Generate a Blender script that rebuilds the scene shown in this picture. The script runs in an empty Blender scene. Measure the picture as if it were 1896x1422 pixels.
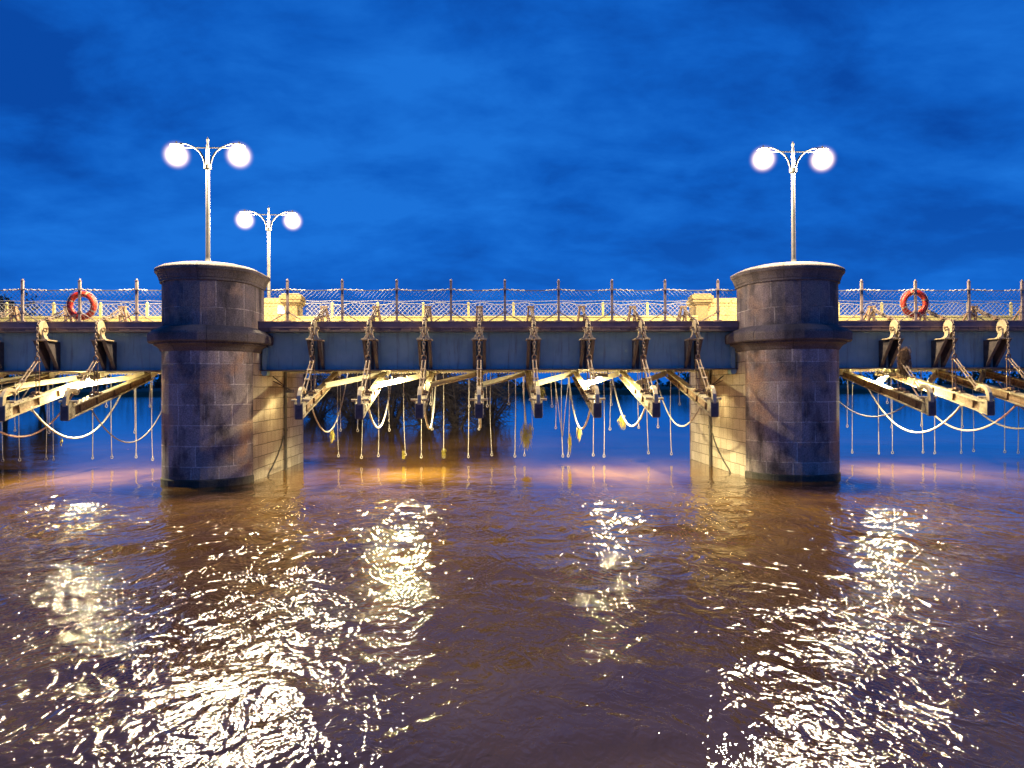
import bpy, math, random
import numpy as np
from mathutils import Vector, Matrix

rnd = random.Random(7)
scene = bpy.context.scene
C = scene.collection
R = math.radians

# ------------------------------------------------------------------ camera
cam_d = bpy.data.cameras.new('camera')
cam = bpy.data.objects.new('camera', cam_d)
C.objects.link(cam)
cam_d.sensor_fit = 'HORIZONTAL'
cam_d.sensor_width = 36.0
cam_d.lens = 1400 / 1896 * 36
cam_d.clip_start, cam_d.clip_end = 0.1, 4000
fwd = Vector((math.sin(R(2.06)) * math.cos(R(.37)), math.cos(R(2.06)) * math.cos(R(.37)), math.sin(R(.37))))
rt = Vector((math.cos(R(2.06)), -math.sin(R(2.06)), 0))
up = rt.cross(fwd)
rt2 = rt * math.cos(R(.25)) - up * math.sin(R(.25))
up2 = up * math.cos(R(.25)) + rt * math.sin(R(.25))
m = Matrix((rt2, up2, -fwd)).transposed().to_4x4()
m.translation = (0, 0, 2.4)
cam.matrix_world = m
scene.camera = cam

# ------------------------------------------------------------------ dusk sky
world = bpy.data.worlds.new('World')
scene.world = world
world.use_nodes = True
wn, wl = world.node_tree.nodes, world.node_tree.links
wn.clear()


def nd(nodes, kind, **kw):
    n = nodes.new(kind)
    for k, v in kw.items():
        if k in n.inputs:
            n.inputs[k].default_value = v
        else:
            setattr(n, k, v)
    return n


wout = wn.new('ShaderNodeOutputWorld')
bg = wn.new('ShaderNodeBackground')
bg.inputs['Strength'].default_value = 1.2
tc = wn.new('ShaderNodeTexCoord')
sep = wn.new('ShaderNodeSeparateXYZ')
wl.new(tc.outputs['Generated'], sep.inputs[0])
zc = nd(wn, 'ShaderNodeMath', operation='MAXIMUM'); zc.inputs[1].default_value = 0.0
wl.new(sep.outputs['Z'], zc.inputs[0])
za = nd(wn, 'ShaderNodeMath', operation='ADD'); za.inputs[1].default_value = 0.30
wl.new(zc.outputs[0], za.inputs[0])
cmb = wn.new('ShaderNodeCombineXYZ')
for ax in ('X', 'Y'):
    dv = nd(wn, 'ShaderNodeMath', operation='DIVIDE')
    wl.new(sep.outputs[ax], dv.inputs[0]); wl.new(za.outputs[0], dv.inputs[1])
    wl.new(dv.outputs[0], cmb.inputs[ax])
# cloud layer seen in perspective
n1 = nd(wn, 'ShaderNodeTexNoise', Scale=1.25, Detail=5.0, Roughness=0.5, Distortion=0.25)
mp = wn.new('ShaderNodeMapping')
mp.inputs['Location'].default_value = (3.1, 1.7, 0)
mp.inputs['Rotation'].default_value = (0, 0, R(6))
mp.inputs['Scale'].default_value = (.8, 1.1, 1)
wl.new(cmb.outputs[0], mp.inputs[0]); wl.new(mp.outputs[0], n1.inputs['Vector'])
ramp = wn.new('ShaderNodeValToRGB')
er = ramp.color_ramp
er.elements[0].position, er.elements[0].color = .35, (.0024, .054, .31, 1)
er.elements[1].position, er.elements[1].color = .68, (.0095, .138, .57, 1)
e = er.elements.new(.5); e.color = (.0042, .092, .45, 1)
n2 = nd(wn, 'ShaderNodeTexNoise', Scale=4.5, Detail=6.0, Roughness=.6, Distortion=.2)
wl.new(mp.outputs[0], n2.inputs['Vector'])
nm = nd(wn, 'ShaderNodeMapRange'); nm.inputs['From Min'].default_value = .25; nm.inputs['From Max'].default_value = .75
nm.inputs['To Min'].default_value = -.17; nm.inputs['To Max'].default_value = .17
wl.new(n2.outputs['Fac'], nm.inputs['Value'])
na = nd(wn, 'ShaderNodeMath', operation='ADD')
wl.new(n1.outputs['Fac'], na.inputs[0]); wl.new(nm.outputs[0], na.inputs[1])
wl.new(na.outputs[0], ramp.inputs[0])
# paler band low on the horizon
hz = nd(wn, 'ShaderNodeMapRange'); hz.inputs['From Min'].default_value = 0.0; hz.inputs['From Max'].default_value = .26
hz.inputs['To Min'].default_value = .50; hz.inputs['To Max'].default_value = 0.0
wl.new(sep.outputs['Z'], hz.inputs['Value'])
mx = nd(wn, 'ShaderNodeMix', data_type='RGBA')
mx.inputs['B'].default_value = (.0095, .155, .66, 1) if 'B' in mx.inputs else None
wl.new(hz.outputs[0], mx.inputs[0])
wl.new(ramp.outputs[0], mx.inputs[6]); mx.inputs[7].default_value = (.0095, .155, .66, 1)
wl.new(mx.outputs[2], bg.inputs['Color'])
wl.new(bg.outputs[0], wout.inputs[0])

scene.view_settings.view_transform = 'Standard'
scene.view_settings.look = 'None'
scene.view_settings.exposure = 0
scene.view_settings.gamma = 1
scene.cycles.max_bounces = 8
scene.cycles.sample_clamp_direct = 0
scene.cycles.sample_clamp_indirect = 0
scene.cycles.use_denoising = True
scene.cycles.pixel_filter_width = 1.1

LAMP_W = 4000      # power of the lamp inside each street lamp globe
FLOOD_L = 3300      # radiance of the floodlight lenses

# ------------------------------------------------------------------ helpers


class MB:
    """collects shapes, then links them as one mesh object"""

    def __init__(s):
        s.v, s.f, s.uv = [], [], {}

    def add(s, verts, faces, uvs=None):
        o = len(s.v)
        s.v += [tuple(p) for p in verts]
        for i, f in enumerate(faces):
            if uvs:
                s.uv[len(s.f)] = uvs[i]
            s.f.append(tuple(o + k for k in f))

    def box(s, c, d, rot=None):
        x, y, z = d[0] / 2, d[1] / 2, d[2] / 2
        vs = [Vector((a * x, b * y, e * z)) for a in (-1, 1) for b in (-1, 1) for e in (-1, 1)]
        if rot is not None:
            vs = [rot @ p for p in vs]
        s.add([p + Vector(c) for p in vs],
              [(0, 1, 3, 2), (4, 6, 7, 5), (0, 4, 5, 1), (2, 3, 7, 6), (0, 2, 6, 4), (1, 5, 7, 3)])

    def bar(s, a, b, w, h, side=(1, 0, 0)):
        """rectangular bar from a to b; w along side, h across"""
        a, b = Vector(a), Vector(b)
        d = (b - a).normalized()
        sd = Vector(side); sd = (sd - d * sd.dot(d)).normalized()
        u = d.cross(sd)
        vs = []
        for p in (a, b):
            for i, j in ((-1, -1), (1, -1), (1, 1), (-1, 1)):
                vs.append(p + sd * (i * w / 2) + u * (j * h / 2))
        s.add(vs, [(0, 1, 2, 3), (7, 6, 5, 4), (0, 4, 5, 1), (1, 5, 6, 2), (2, 6, 7, 3), (3, 7, 4, 0)])

    def tube(s, pts, rad, n=8, cap=True, closed=False):
        pts = [Vector(p) for p in pts]
        k = len(pts)
        rr = rad if hasattr(rad, '__len__') else [rad] * k
        vs, fs = [], []
        ref = None
        for i, p in enumerate(pts):
            if closed:
                d = pts[(i + 1) % k] - pts[i - 1]
            else:
                d = pts[min(i + 1, k - 1)] - pts[max(i - 1, 0)]
            d.normalize()
            if ref is None:
                ref = Vector((0, 0, 1)) if abs(d.z) < .8 else Vector((1, 0, 0))
            a = (ref - d * ref.dot(d)).normalized()
            ref = a
            b = d.cross(a)
            for j in range(n):
                t = 2 * math.pi * j / n
                vs.append(p + (a * math.cos(t) + b * math.sin(t)) * rr[i])
        rng = k if closed else k - 1
        for i in range(rng):
            for j in range(n):
                i2 = (i + 1) % k
                fs.append((i * n + j, i * n + (j + 1) % n, i2 * n + (j + 1) % n, i2 * n + j))
        if cap and not closed:
            fs.append(tuple(range(n - 1, -1, -1)))
            fs.append(tuple((k - 1) * n + j for j in range(n)))
        s.add(vs, fs)

    def lathe(s, prof, c=(0, 0, 0), n=20, axis='z'):
        vs, fs = [], []
        for r_, z in prof:
            for j in range(n):
                t = 2 * math.pi * j / n
                p = (r_ * math.cos(t), r_ * math.sin(t), z)
                if axis == 'x':
                    p = (p[2], p[0], p[1])
                elif axis == 'y':
                    p = (p[0], p[2], p[1])
                vs.append(Vector(p) + Vector(c))
        k = len(prof)
        for i in range(k - 1):
            for j in range(n):
                fs.append((i * n + j, i * n + (j + 1) % n, (i + 1) * n + (j + 1) % n, (i + 1) * n + j))
        fs.append(tuple(range(n - 1, -1, -1)))
        fs.append(tuple((k - 1) * n + j for j in range(n)))
        s.add(vs, fs)

    def torus(s, c, r1, r2, rot=None, n=16, k=6, stretch=(1, 1, 1)):
        vs, fs = [], []
        for i in range(n):
            a = 2 * math.pi * i / n
            for j in range(k):
                b = 2 * math.pi * j / k
                p = Vector(((r1 + r2 * math.cos(b)) * math.cos(a) * stretch[0],
                            (r1 + r2 * math.cos(b)) * math.sin(a) * stretch[1], r2 * math.sin(b)))
                if rot is not None:
                    p = rot @ p
                vs.append(p + Vector(c))
        for i in range(n):
            for j in range(k):
                fs.append((i * k + j, ((i + 1) % n) * k + j, ((i + 1) % n) * k + (j + 1) % k, i * k + (j + 1) % k))
        s.add(vs, fs)

    def prism(s, poly, axis, a, b):
        """polygon in the plane across the axis, extruded from a to b. poly as (u, v)"""
        def P(u, v, w):
            return {'x': (w, u, v), 'y': (u, w, v), 'z': (u, v, w)}[axis]
        n = len(poly)
        vs = [P(u, v, a) for u, v in poly] + [P(u, v, b) for u, v in poly]
        fs = [tuple(range(n)), tuple(range(2 * n - 1, n - 1, -1))]
        for i in range(n):
            j = (i + 1) % n
            fs.append((i, i + n, j + n, j))
        s.add(vs, fs)

    def build(s, name, mat=None, parent=None, smooth=False, bevel=0, loc=None):
        me = bpy.data.meshes.new(name)
        me.from_pydata(s.v, [], s.f)
        if s.uv:
            ul = me.uv_layers.new(name='uv')
            for fi, uvs in s.uv.items():
                for li, q in zip(me.polygons[fi].loop_indices, uvs):
                    ul.data[li].uv = q
        import bmesh
        bm = bmesh.new(); bm.from_mesh(me)
        bmesh.ops.delete(bm, geom=[v for v in bm.verts if not v.link_faces], context='VERTS')
        bmesh.ops.recalc_face_normals(bm, faces=bm.faces)
        bm.to_mesh(me); bm.free()
        if smooth:
            me.polygons.foreach_set('use_smooth', [True] * len(me.polygons))
        o = bpy.data.objects.new(name, me)
        C.objects.link(o)
        if mat:
            me.materials.append(mat)
        if parent:
            o.parent = parent
        if bevel:
            b = o.modifiers.new('bevel', 'BEVEL')
            b.width, b.segments, b.limit_method = bevel, 2, 'ANGLE'
        if loc:
            o.location = loc
        return o


def tag(o, label=None, cat=None, group=None, kind=None):
    if label: o['label'] = label
    if cat: o['category'] = cat
    if group: o['group'] = group
    if kind: o['kind'] = kind
    return o


def empty(name, loc=(0, 0, 0)):
    o = bpy.data.objects.new(name, None)
    o.empty_display_size = .2
    C.objects.link(o)
    o.location = loc
    return o


def copy_tree(o, parent=None):
    c = o.copy()
    C.objects.link(c)
    c.parent = parent
    for ch in [x for x in o.children]:
        copy_tree(ch, c)
    return c


# ------------------------------------------------------------------ materials


def mat_new(name):
    mt = bpy.data.materials.new(name)
    mt.use_nodes = True
    return mt, mt.node_tree.nodes, mt.node_tree.links, mt.node_tree.nodes['Principled BSDF']


def mottled(name, c1, c2, rough=.6, scale=6.0, metal=0.0, bump=.15, detail=6, lo=.35, hi=.65, spec=.4, bscale=None):
    mt, n, l, b = mat_new(name)
    t = n.new('ShaderNodeTexCoord')
    nz = nd(n, 'ShaderNodeTexNoise', Scale=scale, Detail=detail, Roughness=.6)
    l.new(t.outputs['Object'], nz.inputs['Vector'])
    cr = n.new('ShaderNodeValToRGB')
    cr.color_ramp.elements[0].position, cr.color_ramp.elements[0].color = lo, (*c1, 1)
    cr.color_ramp.elements[1].position, cr.color_ramp.elements[1].color = hi, (*c2, 1)
    l.new(nz.outputs['Fac'], cr.inputs[0]); l.new(cr.outputs[0], b.inputs['Base Color'])
    b.inputs['Roughness'].default_value = rough
    b.inputs['Metallic'].default_value = metal
    b.inputs['Specular IOR Level'].default_value = spec
    if bump:
        nb = nd(n, 'ShaderNodeTexNoise', Scale=(bscale or scale * 6), Detail=3.0)
        l.new(t.outputs['Object'], nb.inputs['Vector'])
        bp = nd(n, 'ShaderNodeBump', Strength=bump, Distance=.01)
        l.new(nb.outputs['Fac'], bp.inputs['Height']); l.new(bp.outputs[0], b.inputs['Normal'])
    return mt


def masonry(name, bw, rh, base_a, base_b, mortar, msize=.012, stain=(.08, .06, .05), stain_lo=.5, stain_hi=.72, accent=None):
    mt, n, l, b = mat_new(name)
    uv = n.new('ShaderNodeUVMap'); uv.uv_map = 'uv'
    tco = n.new('ShaderNodeTexCoord')
    wob = nd(n, 'ShaderNodeTexNoise', Scale=2.5, Detail=3.0)
    l.new(uv.outputs[0], wob.inputs['Vector'])
    wsub = nd(n, 'ShaderNodeVectorMath', operation='MULTIPLY_ADD')
    wsub.inputs[1].default_value = (.03, .03, 0); wsub.inputs[2].default_value = (-.015, -.015, 0)
    l.new(wob.outputs['Color'], wsub.inputs[0])
    wadd = nd(n, 'ShaderNodeVectorMath', operation='ADD')
    l.new(uv.outputs[0], wadd.inputs[0]); l.new(wsub.outputs[0], wadd.inputs[1])
    br = nd(n, 'ShaderNodeTexBrick', Scale=1.0)
    br.offset = .5; br.offset_frequency = 2; br.squash = .72; br.squash_frequency = 3
    br.inputs['Brick Width'].default_value = bw
    br.inputs['Row Height'].default_value = rh
    br.inputs['Mortar Size'].default_value = msize
    br.inputs['Mortar Smooth'].default_value = .35
    br.inputs['Color1'].default_value = (*base_a, 1)
    br.inputs['Color2'].default_value = (*base_b, 1)
    br.inputs['Mortar'].default_value = (*mortar, 1)
    l.new(wadd.outputs[0], br.inputs['Vector'])
    # soft weather stains, some running down
    st = nd(n, 'ShaderNodeTexNoise', Scale=1.1, Detail=6.0, Roughness=.62)
    mpn = n.new('ShaderNodeMapping'); mpn.inputs['Scale'].default_value = (1.6, .75, 1)
    l.new(uv.outputs[0], mpn.inputs[0]); l.new(mpn.outputs[0], st.inputs['Vector'])
    rr = n.new('ShaderNodeValToRGB')
    rr.color_ramp.elements[0].position, rr.color_ramp.elements[1].position = stain_lo, stain_hi
    l.new(st.outputs['Fac'], rr.inputs[0])
    m1 = nd(n, 'ShaderNodeMix', data_type='RGBA')
    l.new(rr.outputs[0], m1.inputs[0]); l.new(br.outputs['Color'], m1.inputs[6]); m1.inputs[7].default_value = (*stain, 1)
    last = m1.outputs[2]
    if accent:
        s2 = nd(n, 'ShaderNodeTexNoise', Scale=.9, Detail=4.0, Roughness=.6)
        mp2 = n.new('ShaderNodeMapping'); mp2.inputs['Location'].default_value = (7.3, 2.2, 0)
        l.new(uv.outputs[0], mp2.inputs[0]); l.new(mp2.outputs[0], s2.inputs['Vector'])
        r2 = n.new('ShaderNodeValToRGB')
        r2.color_ramp.elements[0].position, r2.color_ramp.elements[1].position = .52, .66
        l.new(s2.outputs['Fac'], r2.inputs[0])
        m2 = nd(n, 'ShaderNodeMix', data_type='RGBA')
        l.new(r2.outputs[0], m2.inputs[0]); l.new(last, m2.inputs[6]); m2.inputs[7].default_value = (*accent, 1)
        last = m2.outputs[2]
    # fine grain
    gr = nd(n, 'ShaderNodeTexNoise', Scale=38.0, Detail=4.0, Roughness=.7)
    l.new(tco.outputs['Object'], gr.inputs['Vector'])
    gm = nd(n, 'ShaderNodeMapRange'); gm.inputs['To Min'].default_value = .45; gm.inputs['To Max'].default_value = 1.55
    gm.inputs['From Min'].default_value = .3; gm.inputs['From Max'].default_value = .7
    l.new(gr.outputs['Fac'], gm.inputs['Value'])
    m3 = nd(n, 'ShaderNodeVectorMath', operation='SCALE')
    l.new(last, m3.inputs[0]); l.new(gm.outputs[0], m3.inputs['Scale'])
    l.new(m3.outputs[0], b.inputs['Base Color'])
    b.inputs['Roughness'].default_value = .85
    b.inputs['Specular IOR Level'].default_value = .25
    hgt = nd(n, 'ShaderNodeMath', operation='MULTIPLY_ADD'); hgt.inputs[1].default_value = -1.0
    l.new(br.outputs['Fac'], hgt.inputs[0])
    sc = nd(n, 'ShaderNodeMath', operation='MULTIPLY'); sc.inputs[1].default_value = .9
    l.new(gr.outputs['Fac'], sc.inputs[0]); l.new(sc.outputs[0], hgt.inputs[2])
    bp = nd(n, 'ShaderNodeBump', Strength=.8, Distance=.03)
    l.new(hgt.outputs[0], bp.inputs['Height']); l.new(bp.outputs[0], b.inputs['Normal'])
    return mt


def glow(name, col, strength, rim=0):
    mt, n, l, b = mat_new(name)
    b.inputs['Base Color'].default_value = (.8, .8, .8, 1)
    b.inputs['Emission Color'].default_value = (*col, 1)
    b.inputs['Emission Strength'].default_value = strength
    mt.cycles.emission_sampling = 'FRONT'
    if rim:
        lw = nd(n, 'ShaderNodeLayerWeight', Blend=.5)
        mr = nd(n, 'ShaderNodeMapRange', interpolation_type='SMOOTHERSTEP')
        mr.inputs['From Min'].default_value = .92; mr.inputs['From Max'].default_value = .25
        mr.inputs['To Min'].default_value = rim; mr.inputs['To Max'].default_value = strength
        l.new(lw.outputs['Facing'], mr.inputs['Value']); l.new(mr.outputs[0], b.inputs['Emission Strength'])
        tp = n.new('ShaderNodeBsdfTransparent'); ms = n.new('ShaderNodeMixShader')
        ms.inputs[0].default_value = .2
        l.new(tp.outputs[0], ms.inputs[1]); l.new(b.outputs[0], ms.inputs[2])
        l.new(ms.outputs[0], n['Material Output'].inputs['Surface'])
    return mt


M = {}
M['ashlar'] = masonry('ashlar', .92, .51, (.37, .305, .285), (.22, .19, .195), (.50, .45, .43), .017, (.065, .055, .058), .46, .63, (.33, .215, .155))
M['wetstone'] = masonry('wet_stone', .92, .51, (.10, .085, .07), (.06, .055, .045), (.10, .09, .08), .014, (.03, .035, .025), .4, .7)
M['turret'] = masonry('turret_ashlar', .78, .68, (.24, .19, .19), (.14, .12, .13), (.42, .37, .36), .013, (.05, .043, .047), .44, .66, (.27, .19, .15))
M['wallstone'] = masonry('wall_stone', .56, .31, (.52, .45, .34), (.38, .32, .24), (.10, .08, .06), .009, (.20, .15, .11), .55, .8)
M['trim'] = masonry('trim_stone', .8, 3.0, (.16, .13, .125), (.10, .085, .085), (.07, .06, .055), .010, (.06, .05, .05), .46, .68)
M['gold'] = masonry('turret_stone', .62, .30, (.62, .46, .20), (.52, .38, .17), (.30, .22, .10), .008, (.30, .2, .12), .55, .8)
M['girder'] = mottled('girder_paint', (.21, .36, .37), (.27, .43, .43), .55, 2.0, bump=.08)
mt = M['girder']; n, l = mt.node_tree.nodes, mt.node_tree.links
b_ = n['Principled BSDF']; src = b_.inputs['Base Color'].links[0].from_socket
t_ = n.new('ShaderNodeTexCoord'); mp_ = n.new('ShaderNodeMapping'); mp_.inputs['Scale'].default_value = (5, 5, .5)
nz_ = nd(n, 'ShaderNodeTexNoise', Scale=1.6, Detail=6.0, Roughness=.65)
l.new(t_.outputs['Object'], mp_.inputs[0]); l.new(mp_.outputs[0], nz_.inputs['Vector'])
mr_ = nd(n, 'ShaderNodeMapRange'); mr_.inputs['From Min'].default_value = .52; mr_.inputs['From Max'].default_value = .78; mr_.inputs['To Max'].default_value = .75
l.new(nz_.outputs['Fac'], mr_.inputs['Value'])
mx_ = nd(n, 'ShaderNodeMix', data_type='RGBA'); mx_.inputs[7].default_value = (.12, .10, .08, 1)
l.new(mr_.outputs[0], mx_.inputs[0]); l.new(src, mx_.inputs[6]); l.new(mx_.outputs[2], b_.inputs['Base Color'])
M['darksteel'] = mottled('dark_steel', (.055, .048, .05), (.11, .09, .085), .6, 7, bump=.3)
M['edge'] = mottled('edge_steel', (.15, .10, .105), (.22, .15, .15), .5, 3.5, bump=.25)
M['rivet'] = mottled('edge_brick', (.11, .07, .065), (.16, .10, .09), .7, 5, bump=.3)
M['post'] = mottled('post_iron', (.17, .13, .12), (.28, .22, .19), .45, 9, bump=.3)
M['cream'] = mottled('cream_paint', (.46, .42, .29), (.60, .56, .42), .5, 4, bump=.25, lo=.3)
M['beam'] = mottled('beam_paint', (.24, .20, .12), (.42, .37, .24), .5, 3.5, bump=.3, lo=.38, hi=.6)
M['rust'] = mottled('rusty_iron', (.15, .085, .045), (.30, .20, .12), .7, 14, bump=.5)
M['castiron'] = mottled('cast_iron', (.38, .30, .17), (.50, .42, .27), .5, 9, bump=.3)
M['rodiron'] = mottled('rod_iron', (.20, .14, .09), (.36, .28, .19), .55, 12, bump=.4)
M['chain'] = mottled('chain_iron', (.12, .085, .065), (.26, .20, .15), .5, 20, bump=.3)
M['rope'] = mottled('pale_rope', (.34, .31, .27), (.60, .57, .52), .9, 30, bump=.6, bscale=160)
M['pinkrope'] = mottled('pink_rope', (.42, .25, .22), (.62, .48, .42), .9, 40, bump=.6, bscale=160)
M['darkrope'] = mottled('dark_rope', (.10, .10, .11), (.22, .2, .2), .9, 40, bump=.6, bscale=160)
M['net'] = mottled('net_cord', (.28, .28, .25), (.42, .41, .37), .8, 20, bump=0)
M['wire'] = mottled('fence_wire', (.09, .09, .09), (.16, .16, .155), .45, 20, bump=0)
M['concrete'] = mottled('kerb_stone', (.46, .40, .14), (.70, .62, .24), .9, 3.0, bump=.5)
M['deck'] = mottled('deck_concrete', (.22, .19, .16), (.34, .3, .25), .9, 4.0, bump=.4)
M['soffit'] = mottled('soffit_paint', (.40, .37, .28), (.55, .52, .40), .7, 3.0, bump=.3)
M['red'] = mottled('buoy_red', (.40, .016, .006), (.56, .05, .010), .45, 7, bump=.15)
M['band'] = mottled('buoy_band', (.38, .22, .13), (.5, .34, .22), .5, 9, bump=.1)
M['lamppost'] = mottled('lamp_paint', (.065, .065, .065), (.11, .105, .10), .4, 5, bump=.1)
M['armiron'] = mottled('arm_iron', (.020, .020, .020), (.034, .033, .031), .6, 5, bump=0, spec=.08)
M['lampdark'] = mottled('lamp_iron', (.05, .045, .04), (.10, .08, .07), .5, 9, bump=.1)
M['weed'] = mottled('weed', (.16, .13, .02), (.40, .33, .06), .9, 14, bump=.2)
M['browndebris'] = mottled('dead_weed', (.06, .035, .02), (.17, .10, .06), .9, 14, bump=.2)
M['bark'] = mottled('bark', (.035, .028, .024), (.075, .06, .05), .9, 6, bump=.3)
M['twig'] = mottled('twig', (.035, .030, .026), (.06, .05, .042), .9, 3, bump=0)
M['leaf'] = mottled('leaf', (.025, .04, .018), (.05, .065, .03), .8, .6, bump=0)
M['bank'] = mottled('bank_earth', (.035, .045, .02), (.06, .07, .03), .95, .25, bump=.2)
M['pipe'] = mottled('pipe_iron', (.05, .045, .04), (.09, .075, .06), .5, 8, bump=.2)
def bloom_volume(name, col, strength, R_):  # emission fading outward from the centre, imitates lens bloom round a lamp
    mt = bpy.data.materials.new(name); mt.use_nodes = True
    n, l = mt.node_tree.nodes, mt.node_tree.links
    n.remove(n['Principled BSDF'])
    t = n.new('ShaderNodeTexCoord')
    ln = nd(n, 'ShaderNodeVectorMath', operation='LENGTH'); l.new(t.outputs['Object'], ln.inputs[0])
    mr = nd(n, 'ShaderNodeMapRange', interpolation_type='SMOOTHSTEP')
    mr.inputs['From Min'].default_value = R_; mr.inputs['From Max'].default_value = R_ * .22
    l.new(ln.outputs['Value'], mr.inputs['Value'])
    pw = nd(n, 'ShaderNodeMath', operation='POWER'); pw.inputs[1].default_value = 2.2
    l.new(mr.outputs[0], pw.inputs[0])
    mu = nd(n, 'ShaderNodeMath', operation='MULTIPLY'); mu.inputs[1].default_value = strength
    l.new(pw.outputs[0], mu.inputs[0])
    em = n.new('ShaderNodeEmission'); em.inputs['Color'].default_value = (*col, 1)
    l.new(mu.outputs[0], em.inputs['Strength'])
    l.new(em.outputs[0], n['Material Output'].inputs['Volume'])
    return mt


M['globe'] = bloom_volume('globe_bloom', (1.0, .70, .46), 16.0, .44)
M['flood'] = glow('lit_lens', (1.0, .84, .44), FLOOD_L)
M['walllens'] = glow('wall_lens', (1.0, .78, .36), 260)
M['plate'] = mottled('white_plate', (.7, .68, .6), (.8, .78, .7), .6, 8, bump=0)

# ------------------------------------------------------------------ river


def river():
    rg = np.random.default_rng(5)
    NR, NC = 820, 760
    d = np.geomspace(9.0, 520.0, NR)
    Y = d - 8.0
    s = np.linspace(-1, 1, NC)
    s = np.sign(s) * (0.55 * np.abs(s) + 0.45 * np.abs(s) ** 2.2)
    YY = np.repeat(Y[:, None], NC, 1)
    XX = s[None, :] * (1.05 * np.maximum(YY, 0) + 12)[:, :]
    # turbulence is strong downstream of the piers and dies out under the bridge
    tb = 1 / (1 + np.exp((YY - 17.6 + .8 * np.sin(XX * .7)) / 1.0))
    calm = 1 - .62 * np.exp(-((XX - .9) / 2.3) ** 2) / (1 + np.exp((YY - 9.5) / .9))
    amp = .10 + .90 * tb * calm
    chop = .10 + tb * calm * (.9 + .9 * np.exp(-((YY - 15.0) / 3.5) ** 2))
    fine = .06 + .94 * tb * calm / (1 + np.exp((YY - 10.5) / .9))
    warpx = XX + .35 * np.sin(YY * .9 + .5 * XX) + .2 * np.sin(YY * 2.3 - XX * 1.1)
    warpy = YY + .35 * np.sin(XX * .8 + 1.3) + .2 * np.sin(XX * 1.9 + YY * .6)
    Z = np.zeros_like(XX)
    for lam, slope, k in ((4.2, .020, 7), (2.0, .027, 9), (1.0, .032, 12), (.55, .033, 14)):
        for _ in range(k):
            a = rg.normal(math.pi / 2, .75)
            L = lam * rg.uniform(.75, 1.35)
            kk = 2 * math.pi / L
            A = slope / kk * math.sqrt(2 / k) * 1.0
            ph = kk * (warpx * math.cos(a) + warpy * math.sin(a)) + rg.uniform(0, 6.28)
            w = np.sin(ph)
            Z += A * (w + .25 * np.abs(w))
        if lam < 1.2:
            Z *= 1.0
    fade = 1 / (1 + (YY / 60) ** 3)
    Z = Z * amp * fade
    # water heaping at the pier noses
    for px in (-7.17, 8.1):
        r_ = np.hypot(XX - px, YY - 19.95)
        Z += .035 * np.exp(-((r_ - 1.35) / .25) ** 2) * (YY < 20.6)
    co = np.stack([XX, YY, Z], -1).reshape(-1, 3)
    idx = np.arange(NR * NC).reshape(NR, NC)
    q = np.stack([idx[:-1, :-1], idx[:-1, 1:], idx[1:, 1:], idx[1:, :-1]], -1).reshape(-1, 4)
    me = bpy.data.meshes.new('river')
    me.vertices.add(len(co)); me.vertices.foreach_set('co', co.ravel().astype(np.float32))
    me.loops.add(q.size); me.loops.foreach_set('vertex_index', q.ravel().astype(np.int32))
    me.polygons.add(len(q)); me.polygons.foreach_set('loop_start', (np.arange(len(q)) * 4).astype(np.int32))
    me.polygons.foreach_set('loop_total', np.full(len(q), 4, np.int32))
    me.polygons.foreach_set('use_smooth', np.ones(len(q), bool))
    me.update(calc_edges=True)
    at = me.attributes.new('choppy', 'FLOAT', 'POINT')
    at.data.foreach_set('value', chop.ravel().astype(np.float32))
    at = me.attributes.new('rippled', 'FLOAT', 'POINT')
    at.data.foreach_set('value', fine.ravel().astype(np.float32))
    o = bpy.data.objects.new('river', me)
    C.objects.link(o)
    tag(o, kind='structure')

    mt, n, l, b = mat_new('flood_water')
    t = n.new('ShaderNodeTexCoord')
    b.inputs['IOR'].default_value = 1.44
    b.inputs['Roughness'].default_value = .03
    b.inputs['Specular IOR Level'].default_value = .5
    nz = nd(n, 'ShaderNodeTexNoise', Scale=.35, Detail=4.0, Roughness=.6, Distortion=.8)
    mpn = n.new('ShaderNodeMapping'); mpn.inputs['Scale'].default_value = (1, .55, 1)
    l.new(t.outputs['Object'], mpn.inputs[0]); l.new(mpn.outputs[0], nz.inputs['Vector'])
    cr = n.new('ShaderNodeValToRGB')
    cr.color_ramp.elements[0].position, cr.color_ramp.elements[0].color = .35, (.075, .034, .008, 1)
    cr.color_ramp.elements[1].position, cr.color_ramp.elements[1].color = .66, (.165, .088, .018, 1)
    l.new(nz.outputs['Fac'], cr.inputs[0]); l.new(cr.outputs[0], b.inputs['Base Color'])
    ca = n.new('ShaderNodeAttribute'); ca.attribute_name = 'choppy'
    # small ripples, bent by the larger current
    h = []
    cf = n.new('ShaderNodeAttribute'); cf.attribute_name = 'rippled'
    for sc, dist, str_, stx, src in ((2.0, 2.0, .046, (1, .6, 1), ca), (5.5, 1.6, .018, (1, .65, 1), cf), (13.0, 1.0, .006, (1, .75, 1), cf)):
        w = nd(n, 'ShaderNodeTexNoise', Scale=sc, Detail=2.5, Roughness=.55, Distortion=dist)
        mm = n.new('ShaderNodeMapping'); mm.inputs['Scale'].default_value = stx
        l.new(t.outputs['Object'], mm.inputs[0]); l.new(mm.outputs[0], w.inputs['Vector'])
        mu = nd(n, 'ShaderNodeMath', operation='MULTIPLY'); mu.inputs[1].default_value = str_
        l.new(w.outputs['Fac'], mu.inputs[0])
        m5 = nd(n, 'ShaderNodeMath', operation='MULTIPLY')
        l.new(mu.outputs[0], m5.inputs[0]); l.new(src.outputs['Fac'], m5.inputs[1])
        h.append(m5.outputs[0])
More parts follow.
